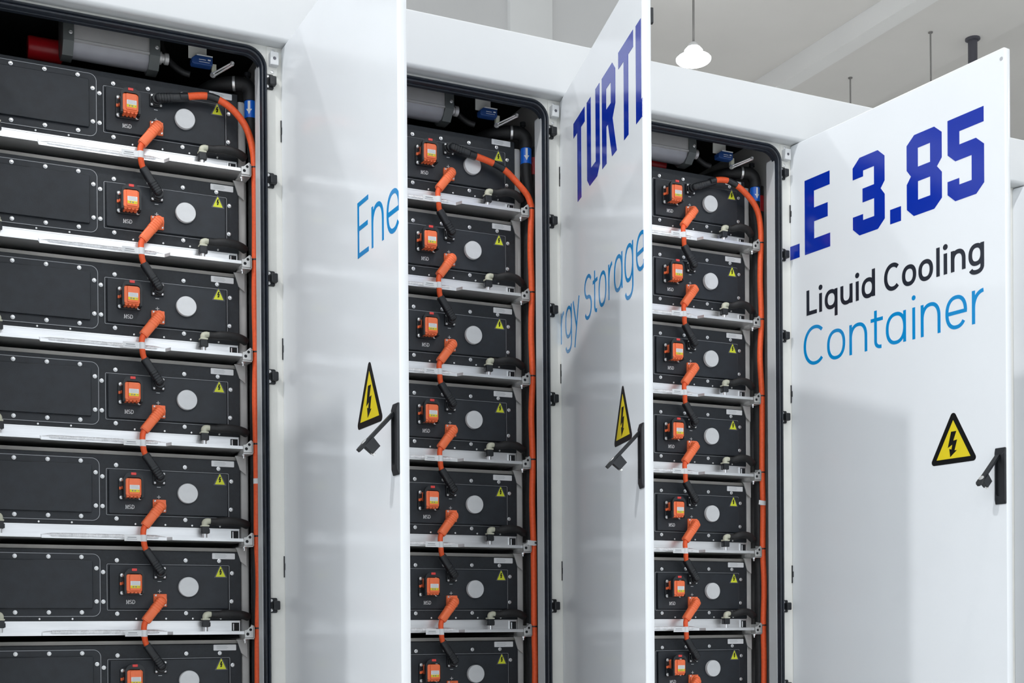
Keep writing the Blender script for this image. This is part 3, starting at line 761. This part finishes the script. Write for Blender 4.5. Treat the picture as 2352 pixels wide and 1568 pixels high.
# ================================================================== jumper cables
def plug_head(q, cx, cz, tip, r_head, r_arm, yc=0.111, ribs=5):
    """right-angle plug: boss standing on the panel, squarish arm leaving it towards tip (x,z)"""
    dx, dz = tip[0]-cx, tip[1]-cz; l = math.hypot(dx, dz); ux, uz = dx/l, dz/l
    q.lathe([(r_head*1.05, 0.0), (r_head*1.05, 0.010), (r_head*0.9, 0.012), (r_head*0.9, 0.024)], (cx, 0.136, cz), n=22)
    p0 = Vector((cx-ux*r_head*0.52, yc, cz-uz*r_head*0.52)); p1 = Vector((tip[0], yc-0.001, tip[1]))
    d = (p1-p0); L = d.length; N = 96; pts = []; rad = []
    for i in range(N+1):
        s = i/N*L; pts.append(p0 + d*(i/N))
        k = min(1.0, s/0.011); r = r_arm*1.06*math.sqrt(max(0.0, 1-(1-k)**2)) if k < 1 else (r_arm*1.06 if s < L*0.52 else r_arm)
        if i == 0: r = r_arm*0.25
        if 0.007 < s < L*0.50 and (i % 8) in (0, 1): r *= 0.93
        if s > L-0.003: r *= 0.94
        rad.append(r)
    q.tube(pts, rad, 24, sq=3.2)
    return p1, d.normalized()
def make_jumper_meshes(last=False):
    m = {}
    q = MB(); plug_head(q, -0.3675, -0.0430, (-0.4185, -0.1100), 0.0185, 0.0150); m['orange_plug'] = q.mesh('orange_plug', ORANGE, 28)
    q = MB(); q.prism(rrect(-0.3885, -0.3475, -0.0632, -0.0228, 0.002), 0.1330, 0.14095, 0.001); m['orange_flange'] = q.mesh('plug_flange', ORANGE)
    pts = [(-0.4175, 0.108, -0.1085), (-0.4235, 0.104, -0.1230), (-0.4255, 0.099, -0.1420), (-0.4240, 0.098, -0.1580), (-0.4205, 0.103, -0.1740), (-0.4130, 0.110, -0.1890)]
    if last: pts = pts[:4] + [(-0.424, 0.11, -0.19), (-0.424, 0.13, -0.24)]
    q = MB(); q.tube(catmull(pts, 6), 0.0092, 14); m['cable'] = q.mesh('cable', ORANGE_C, 60)
    if not last:
        q = MB(); plug_head(q, -0.3675, -0.2550, (-0.4160, -0.1840), 0.0170, 0.0128); m['black_plug'] = q.mesh('black_plug', BLK_PL, 28)
        q = MB(); q.prism(rrect(-0.3880, -0.3485, -0.2755, -0.2350, 0.003), 0.1330, 0.14095, 0.001); m['black_flange'] = q.mesh('plug_flange', BLK_PL)
    # flag label
    q = MB(); q.lathe([(0.0102, -0.0105), (0.0102, 0.0105)], (-0.4247, 0.0985, -0.1490), (0, 0, 1), 16)
    q.box(-0.4835, -0.4330, 0.0940, 0.0946, -0.1585, -0.1395); m['cable_tag'] = q.mesh('cable_tag', LABEL)
    q = MB()
    q.box(-0.474, -0.447, 0.0935, 0.0941, -0.1480, -0.1462); q.box(-0.4765, -0.445, 0.0935, 0.0941, -0.1535, -0.1525); m['tag_print'] = q.mesh('tag_print', LABEL2)
    q = MB(); q.lathe([(0.0036, 0), (0.0036, 0.002), (0.0018, 0.003), (0.0, 0.0022)], (0, 0, 0), n=12); m['screw'] = M_FSC
    return m
q = MB(); q.lathe([(0.0040, 0), (0.0040, 0.0020), (0.0024, 0.0032), (0.0014, 0.0032), (0.0014, 0.0020), (0.0, 0.0020)], (0, 0, 0), n=14); M_FSC = q.mesh('screw', STEEL)
JM = make_jumper_meshes(); JL = make_jumper_meshes(True)
for bay in range(3):
    for row in range(ROWS):
        last = row == ROWS-1; m = JL if last else JM
        lab = ('orange jumper cable from the %s pack of the %s cabinet' % (ORD[row], BAYN[bay])) if not last else 'orange cable leaving the lowest pack of the %s cabinet' % BAYN[bay]
        t = thing('jumper_cable', lab, 'cable', (HX[bay+1]-0.39, 0.12, ZC-PITCH*row-0.15), 'orange jumper cables in the %s cabinet' % BAYN[bay])
        o = Vector((0.39, -0.12, 0.15))
        p = part('orange_plug', m['orange_plug'], t, o); part('plug_flange', m['orange_flange'], p)
        part('screw', M_FSC, p, (-0.3818, 0.1330, -0.0280)); part('screw', M_FSC, p, (-0.3528, 0.1330, -0.0572))
        part('cable', m['cable'], t, o, 'bare orange cable')
        if not last:
            p = part('black_plug', m['black_plug'], t, o, 'black plug end'); part('plug_flange', m['black_flange'], p)
            for x, z in ((-0.3820, -0.2697), (-0.3540, -0.2693), (-0.3535, -0.2410), (-0.3820, -0.2410)): part('screw', M_FSC, p, (x, 0.1330, z))
        g = part('cable_tag', m['cable_tag'], t, o + Vector((0, 0, random.uniform(-0.0025, 0.0025))), 'white paper flag label'); part('tag_print', m['tag_print'], g)

# ================================================================== racks
rk = {}
b = MB(); b.prism(rrect(-0.1030, -0.0730, 0.22, 2.60, 0.001), 0.0, 0.03, 0.0)
b = MB()
prof = rrect(-0.1028, -0.0735, 0.1600, 0.1950, 0.009, 5)
n = len(prof)
b.add([(x, y, 0.15) for x, y in prof] + [(x, y, 2.585) for x, y in prof], [tuple(range(n)), tuple(reversed(range(n, 2*n)))] + [(i, n+i, n+(i+1) % n, (i+1) % n) for i in range(n)])
rk['post'] = b.mesh('post', POST_M)
rk['gusset'] = MB().prism([(-0.1225, -0.1700), (-0.0865, -0.1700), (-0.0865, -0.2300), (-0.1060, -0.2150), (-0.1180, -0.1780)], 0.1462, 0.1505).mesh('gusset', POST_M)
rk['crossbeam'] = MB().box(-0.9045, -0.1060, 0.1620, 0.19, -0.1830, -0.1715).mesh('crossbeam', BEAM_M)
# rail (angle along the depth) with front plate
b = MB()
def ypoly(q, prof, y0, y1):
    n = len(prof)
    q.add([(x, y0, z) for x, z in prof] + [(x, y1, z) for x, z in prof], [tuple(range(n)), tuple(reversed(range(n, 2*n)))] + [(i, n+i, n+(i+1) % n, (i+1) % n) for i in range(n)])
ypoly(b, [(-0.1130, -0.1690), (-0.0790, -0.1690), (-0.0752, -0.1652), (-0.0752, -0.1300), (-0.0782, -0.1300), (-0.0782, -0.1632), (-0.0812, -0.1655), (-0.1130, -0.1655)], 0.130, 0.92)
# front end of the web rises in a slanted ear
v = [(-0.0752, 0.092, -0.1652), (-0.0752, 0.130, -0.1652), (-0.0752, 0.130, -0.1215), (-0.0752, 0.098, -0.1255), (-0.0752, 0.092, -0.1310)]
b.add(v + [(x-0.003, y, z) for x, y, z in v], [(0, 1, 2, 3, 4), (9, 8, 7, 6, 5)] + [(i, 5+i, 5+(i+1) % 5, (i+1) % 5) for i in range(5)])
v = [(-0.1080, 0.092, -0.1690), (-0.0790, 0.092, -0.1690), (-0.0752, 0.092, -0.1652), (-0.0752, 0.130, -0.1652), (-0.1130, 0.130, -0.1690)]
v = [(-0.1080, 0.093, -0.1690), (-0.0770, 0.093, -0.1690), (-0.0770, 0.130, -0.1690), (-0.1130, 0.130, -0.1690)]
b.add(v + [(x, y, z+0.0035) for x, y, z in v], [(3, 2, 1, 0), (4, 5, 6, 7)] + [(i, i+1 if i < 3 else 0, (4+i+1) if i < 3 else 4, 4+i) for i in range(4)])
rk['rail'] = b.mesh('rail', RAIL_M)
fp = [(-0.1075, -0.1640), (-0.0800, -0.1640), (-0.0800, -0.1245), (-0.0845, -0.1245), (-0.1000, -0.1385), (-0.1075, -0.1400)]
rk['rail_plate'] = MB().prism(fp, 0.0895, 0.0935, 0.0006).mesh('rail_plate', RAIL_M)
b = MB(); b.lathe([(0.0050, 0), (0.0050, 0.0003), (0, 0.0003)], (-0.0985, 0.0895, -0.1525), n=18); b.lathe([(0.0046, 0), (0.0046, 0.0003), (0, 0.0003)], (-0.0890, 0.0895, -0.1385), n=18); rk['plate_hole_shade'] = b.mesh('plate_hole_shade', DARK)  # flat dark discs stand for the shaded holes
b = MB(); b.lathe([(0.0060, 0), (0.0060, 0.005)], (-0.1030, 0.107, -0.1690), (0, 0, -1), 6); b.lathe([(0.0030, 0.005), (0.0030, 0.013), (0, 0.0135)], (-0.1030, 0.107, -0.1690), (0, 0, -1), 10); rk['bolt'] = b.mesh('bolt', STEEL)
for bay in range(3):
    t = thing('battery_rack', 'grey steel rack carrying the packs of the %s cabinet' % BAYN[bay], 'rack', (HX[bay+1]-0.505, 0.4, 0.14), 'racks inside the container')
    o = Vector((0.505, -0.4, -0.14))
    mir = Matrix.Scale(-1, 4, (1, 0, 0))
    p = part('post', rk['post'], t, o)
    lp = part('post', rk['post'], t, o + Vector((-0.8345, 0, 0)))
    for row in range(ROWS):
        zz = ZC - PITCH*row
        part('crossbeam', rk['crossbeam'], t, o + Vector((0, 0, zz)))
        r = part('rail', rk['rail'], t, o + Vector((0, 0, zz)))
        part('rail_plate', rk['rail_plate'], r); part('plate_hole_shade', rk['plate_hole_shade'], r); part('bolt', rk['bolt'], r)
        part('gusset', rk['gusset'], t, o + Vector((0, 0, zz)))

# ================================================================== coolant hoses
def hose_meshes(sg, bend):
    m = {}
    x0 = -0.2282 if sg > 0 else -0.8445
    q = MB(); q.tube(catmull([(x0, 0.118, -0.1080), (x0, 0.118, -0.0960), (x0+sg*0.0040, 0.118, -0.0895), (x0+sg*0.0140, 0.118, -0.0880), (x0+sg*0.0200, 0.118, -0.0885)], 5), [0.0098]*5 + [0.0105]*5 + [0.0098]*5 + [0.0088]*6, 16); m['elbow'] = q.mesh('elbow_fitting', CREAM, 50)
    q = MB(); q.prism(rrect(x0-0.0115, x0+0.0115, -0.1290, -0.1060, 0.002, 3), 0.1065, 0.1300, 0.0015); q.box(x0-0.0145, x0+0.0145, 0.112, 0.126, -0.1270, -0.1140); m['clip'] = q.mesh('clip', BLK_PL)
    q = MB(); q.prism(rrect(x0-0.0125, x0+0.0125, -0.1062, -0.1010, 0.002, 3), 0.1060, 0.1305, 0.001); m['collar'] = q.mesh('collar', CREAM)
    q = MB(); q.lathe([(0.0075, 0), (0.0075, 0.016)], (x0, 0.118, -0.1428), (0, 0, 1), 14); m['stub'] = q.mesh('pipe_stub', STEEL)
    p = [(x0+sg*0.018, 0.118, -0.0885), (x0+sg*0.040, 0.117, -0.0890), (x0+sg*0.070, 0.112, -0.0870+bend), (x0+sg*0.105, 0.116, -0.0885+bend), (x0+sg*0.126, 0.123, -0.0920), (x0+sg*0.140, 0.133, -0.0960)]
    pts = catmull(p, 6); rad = [0.0110 if i < 5 else min(0.0138, 0.0110+0.0006*(i-4)) for i in range(len(pts))]
    q = MB(); q.tube(pts, rad, 16); m['hose'] = q.mesh('hose', FOAM, 60)
    return m
HM = [hose_meshes(1, 0.0), hose_meshes(1, 0.003), hose_meshes(1, 0.006)]; HLm = hose_meshes(-1, 0.0)
def make_hose(m, lab, grp, bx, row, xo):
    t = thing('coolant_hose', lab, 'hose', (bx+xo, 0.118, ZC-PITCH*row-0.144), grp)
    o = Vector((-xo, -0.118, 0.144))
    part('hose', m['hose'], t, o); part('elbow_fitting', m['elbow'], t, o, 'cream plastic elbow'); part('clip', m['clip'], t, o); part('collar', m['collar'], t, o, 'cream plastic collar'); part('pipe_stub', m['stub'], t, o)
for bay in range(3):
    for row in range(ROWS):
        make_hose(HM[bay], 'black coolant hose on the %s pack of the %s cabinet' % (ORD[row], BAYN[bay]), 'coolant hoses in the %s cabinet' % BAYN[bay], HX[bay+1], row, -0.2282)
for row in range(ROWS):
    make_hose(HLm, 'coolant hose at the left edge of the photo, %s pack' % ORD[row], 'coolant hoses at the left edge', HX[1], row, -0.8445)

# ================================================================== main power cables
ROUTE = [
 [(-0.345,0.106,0.047),(-0.284,0.104,0.060),(-0.215,0.102,0.073),(-0.166,0.100,0.062),(-0.123,0.100,0.034),(-0.088,0.101,-0.010),(-0.068,0.103,-0.070),(-0.0612,0.105,-0.1336)],
 [(-0.349,0.106,0.033),(-0.286,0.104,0.024),(-0.219,0.102,0.009),(-0.165,0.100,-0.013),(-0.113,0.100,-0.055),(-0.079,0.101,-0.087),(-0.0650,0.103,-0.116),(-0.0615,0.104,-0.1400)],
 [(-0.351,0.106,0.047),(-0.284,0.104,0.080),(-0.220,0.102,0.088),(-0.165,0.100,0.068),(-0.107,0.100,0.025),(-0.077,0.101,-0.019),(-0.064,0.103,-0.077),(-0.0612,0.105,-0.1336)]]
LOW = [[-0.060,-0.0625,-0.064,-0.0605,-0.057,-0.062,-0.064], [-0.066,-0.0645,-0.067,-0.065,-0.061,-0.0575,-0.059], [-0.067,-0.0685,-0.062,-0.0585,-0.057,-0.058,-0.070]]
TAGZ = [1.335, 1.155, 1.335]
for bay in range(3):
    t = thing('power_cable', 'thick orange power cable running down the right side of the %s cabinet' % BAYN[bay], 'cable', (HX[bay+1]-0.06, 0.105, 0.2), 'orange power cables beside the pack stacks')
    o = Vector((0.06, -0.105, -0.2))
    R = ROUTE[bay]
    pts = [(x, y, z+ZC) for x, y, z in R]
    for r in range(1, 8): pts.append((LOW[bay][r-1], 0.1035 if r % 2 else 0.1055, ZC-PITCH*r+0.02)); pts.append((-0.0612+0.0007*(r % 3-1), 0.105, ZC-PITCH*r-0.1336))
    full = catmull(pts, 8)
    i0 = 8
    q = MB(); q.tube(full[i0:], 0.0112, 16); part('cable', q.mesh('cable', ORANGE_C, 60), t, o)
    a = 16 if bay != 1 else 17
    for pp, rr_ in ((full[a:a+7], 0.0120), (full[i0-2:i0+2], 0.0125)):
        q = MB(); q.tube(pp, rr_, 16); part('heat_shrink', q.mesh('heat_shrink', BLK_PL, 60), t, o, 'black heat shrink sleeve')
    hx_, hz_ = -0.3685, 0.0445
    q = MB(); end = full[i0]
    plug_head(q, hx_, hz_+ZC, (end.x+0.012, end.z+(0.0 if bay else 0.001)), 0.0170, 0.0128)
    q.prism(rrect(hx_-0.020, hx_+0.020, hz_+ZC-0.020, hz_+ZC+0.020, 0.003), 0.1330, 0.14095, 0.001)
    p = part('black_plug', q.mesh('black_plug', BLK_PL, 28), t, o, 'black plug end')
    for x, z in ((-0.014, 0.014), (-0.014, -0.0143), (0.014, -0.0143)): part('screw', M_FSC, p, (hx_+x, 0.1330, hz_+z+ZC))
    for r in range(8):
        zz = ZC-PITCH*r-0.1336
        c = min(full, key=lambda v: abs(v.z-zz))
        q = MB(); q.lathe([(0.0118, -0.0025), (0.0122, 0), (0.0118, 0.0025)], (c.x, c.y, zz), (0, 0, 1), 16); q.box(max(c.x-0.0135, -0.0748), c.x-0.006, c.y-0.004, c.y+0.006, zz-0.003, zz+0.004)
        part('cable_tie', q.mesh('cable_tie', BLK_PL), t, o)
    zz = TAGZ[bay]; c = min(full, key=lambda v: abs(v.z-zz))
    q = MB(); q.lathe([(0.0117, -0.0085), (0.0117, 0.0085)], (c.x, c.y, zz), (0, 0, 1), 18)
    if bay: q.add([(c.x-0.034, c.y-0.0185, zz-0.007), (c.x-0.003, c.y-0.0152, zz-0.010), (c.x-0.003, c.y-0.0152, zz+0.008), (c.x-0.032, c.y-0.0185, zz+0.010)] , [(0, 1, 2, 3)])
    part('cable_tag', q.mesh('cable_tag', LABEL), t, o, 'white paper label')

# ================================================================== coolant pipes, switch, suppression unit at the top
for bay in range(3):
    bx = HX[bay+1]; nm = BAYN[bay]
    t = thing('coolant_pipe', 'black insulated coolant pipe with blue arrow label at the top right of the %s cabinet' % nm, 'pipe', (bx-0.064, 0.145, 0.2), 'supply pipes beside the racks')
    o = Vector((0.064, -0.145, -0.2))
    q = MB(); q.tube([(-0.0540, 0.1380, 0.2), (-0.0540, 0.1380, 2.0), (-0.0540, 0.1380, 2.40), (-0.0560, 0.1380, 2.43), (-0.0630, 0.1380, 2.48), (-0.0645, 0.1380, 2.51), (-0.0645, 0.1380, 2.60)], 0.0195, 20); part('pipe', q.mesh('pipe', FOAM, 60), t, o)
    q = MB(); q.tube(catmull([(-0.0645, 0.138, 2.580), (-0.0650, 0.140, 2.615), (-0.0800, 0.147, 2.637), (-0.110, 0.158, 2.641), (-0.145, 0.180, 2.641), (-0.175, 0.22, 2.640), (-0.195, 0.30, 2.640), (-0.20, 0.415, 2.640)], 6), 0.0235, 18); part('elbow', q.mesh('elbow', FOAM, 60), t, o)
    q = MB(); q.lathe([(0.0202, 2.525), (0.0202, 2.585)], (-0.0645, 0.1380, 0), (0, 0, 1), 28); fl = part('flow_label', q.mesh('flow_label', BLUE_L), t, o, 'blue label with white down arrow')
    # arrow wrapped on the label, facing the front left
    q = MB()
    def wrap(p):
        a = p[0]/0.0206 - math.radians(118) + 0.15*bay
        return (-0.0645 + (0.0206-p[1])*math.cos(a), 0.1380 + (0.0206-p[1])*math.sin(a), p[2])
    q.prism([(-0.004, 2.578), (0.004, 2.578), (0.004, 2.552), (0.0100, 2.552), (0.0, 2.534), (-0.0100, 2.552), (-0.004, 2.552)][::-1], 0.0, 0.001, map=wrap); part('label_arrow', q.mesh('label_arrow', LABEL), fl)
    q = MB(); q.lathe([(0.0240, -0.004), (0.0240, 0.004)], (-0.113, 0.1590, 2.641), (1, -0.35, 0.02), 20); part('clamp_band', q.mesh('clamp_band', STEEL), t, o)
    q = MB(); q.tube([(-0.072, 0.15, 2.635), (-0.070, 0.15, 2.672)], 0.007, 10); q.lathe([(0.011, 0), (0.011, 0.012), (0, 0.013)], (-0.070, 0.15, 2.668), (0, 0, 1), 14); part('air_valve', q.mesh('air_valve', BLK_PL), t, o)
    q = MB(); q.lathe([(0.0240, -0.018), (0.0240, 0.018)], (-0.1985, 0.36, 2.640), (0.03, 1, 0), 20); part('flow_label', q.mesh('flow_label', BLUE_L), t, o)
    t = thing('return_pipe', 'black return pipe with red arrow label behind the orange cable of the %s cabinet' % nm, 'pipe', (bx-0.022, 0.165, 0.2), 'return pipes beside the racks')
    o = Vector((0.022, -0.165, -0.2))
    q = MB(); q.tube([(-0.022, 0.165, 0.2), (-0.022, 0.165, 2.60)], 0.0160, 18); part('pipe', q.mesh('pipe', FOAM, 60), t, o)
    q = MB(); q.lathe([(0.0166, 2.500), (0.0166, 2.562)], (-0.022, 0.165, 0), (0, 0, 1), 24); part('flow_label', q.mesh('flow_label', REDC), t, o)
    # door switch
    t = thing('door_switch', 'blue door contact switch with steel lever under the top edge of the %s cabinet' % nm, 'switch', (bx-0.225, 0.12, 2.66), 'blue door switches')
    o = Vector((0.225, -0.12, -2.66))
    q = MB(); q.prism(rrect(-0.267, -0.209, 2.687, 2.79, 0.001, 2), 0.128, 0.132); part('bracket', q.mesh('bracket', W_FRAME), t, o)
    q = MB(); q.prism([(-0.258, 2.659), (-0.199, 2.659), (-0.196, 2.664), (-0.196, 2.687), (-0.250, 2.687), (-0.262, 2.677), (-0.262, 2.663)], 0.098, 0.128, 0.002); part('switch_body', q.mesh('switch_body', BLUE_B), t, o)
    q = MB(); q.prism([(-0.247, 2.687), (-0.196, 2.687), (-0.196, 2.6905), (-0.245, 2.6905)], 0.098, 0.128); part('switch_rim', q.mesh('switch_rim', LABEL), t, o)
    q = MB(); q.box(-0.240, -0.218, 0.0972, 0.098, 2.674, 2.6755); q.box(-0.240, -0.206, 0.0972, 0.098, 2.667, 2.668); q.box(-0.212, -0.203, 0.0972, 0.098, 2.674, 2.678); part('label_print', q.mesh('label_print', LABEL), t, o)
    q = MB(); q.box(-0.1955, -0.182, 0.110, 0.124, 2.645, 2.672); part('plunger', q.mesh('plunger', CREAM), t, o)
    q = MB(); q.tube([(-0.196, 0.112, 2.640), (-0.147, 0.045, 2.658)], 0.003, 8); q.tube([(-0.190, 0.112, 2.634), (-0.143, 0.045, 2.653)], 0.003, 8); q.lathe([(0.0065, -0.004), (0.0065, 0.004)], (-0.146, 0.045, 2.656), (0.3, 0.1, 1), 12); q.lathe([(0.009, -0.003), (0.009, 0.003)], (-0.193, 0.112, 2.637), (0.3, 0.3, 1), 12); part('lever', q.mesh('lever', STEEL), t, o)
    # fire suppression / signal unit
    t = thing('suppression_unit', 'grey metal tube unit with end caps under the ceiling of the %s cabinet' % nm, 'fire suppression unit', (bx-0.505, 0.16, 2.62), 'grey units above the pack stacks')
    o = Vector((0.505, -0.16, -2.62))
    pr = [(0.118, 2.760), (0.112, 2.705), (0.112, 2.667), (0.128, 2.664), (0.200, 2.664), (0.225, 2.700), (0.225, 2.760), (0.21, 2.775), (0.13, 2.775)]
    q = MB(); q.xprism(pr, -0.622, -0.390); q.xprism([(0.1085, 2.672), (0.1125, 2.6755), (0.1125, 2.666), (0.1085, 2.666)], -0.622, -0.390); part('casing', q.mesh('casing', CANM), t, o)
    pr = [(0.118, 2.666), (0.126, 2.650), (0.146, 2.637), (0.180, 2.637), (0.200, 2.650), (0.205, 2.666)]
    q = MB(); q.xprism(pr, -0.622, -0.392); part('lens', q.mesh('lens', LENS), t, o)
    pr = [(0.112, 2.772), (0.104, 2.700), (0.106, 2.664), (0.138, 2.630), (0.190, 2.630), (0.226, 2.66), (0.232, 2.70), (0.228, 2.772), (0.21, 2.785), (0.13, 2.785)]
    for xa, xb in ((-0.652, -0.620), (-0.392, -0.360)):
        q = MB(); q.xprism(pr, xa, xb)
        e = part('end_cap', q.mesh('end_cap', CANC), t, o)
        for (yy, zz) in ((0.104, 2.745), (0.104, 2.690)):
            part('bolt', M_PANS, e, ((xa+xb)/2+0.006, yy+0.001, zz))
    q = MB(); q.lathe([(0.020, 0), (0.020, 0.012), (0.014, 0.014), (0.014, 0.020), (0.018, 0.022), (0.018, 0.034), (0.0, 0.036)], (-0.360, 0.155, 2.680), (1, 0, 0), 18); part('cable_gland', q.mesh('cable_gland', CANM), t, o)
    q = MB(); q.tube(catmull([(-0.345, 0.20, 2.775), (-0.335, 0.19, 2.72), (-0.310, 0.18, 2.68), (-0.280, 0.17, 2.655), (-0.255, 0.165, 2.648)], 6), 0.010, 12); part('cable', q.mesh('cable', FOAM, 60), t, o)
    q = MB(); q.lathe([(0.033, -0.05), (0.036, -0.045), (0.036, 0.05), (0.02, 0.06), (0, 0.06)], ((-0.69, -0.72, -0.455)[bay], (0.275, 0.275, 0.28)[bay], (2.692, 2.692, 2.665)[bay]), (1, 0, 0), 24)
    solo('gas_cylinder', q.mesh('gas_cylinder', REDC), 'red gas cylinder behind the grey unit in the %s cabinet' % nm, 'gas cylinder', (bx, 0, 0), 'red cylinders above the pack stacks')
    q = MB(); q.tube([(-0.96, 0.46, 2.645), (-0.16, 0.46, 2.645)], 0.035, 18)
    solo('header_pipe', q.mesh('header_pipe', FOAM, 60), 'thick black insulated pipe lying above the packs of the %s cabinet' % nm, 'pipe', (bx, 0, 0), 'pipes above the pack stacks')
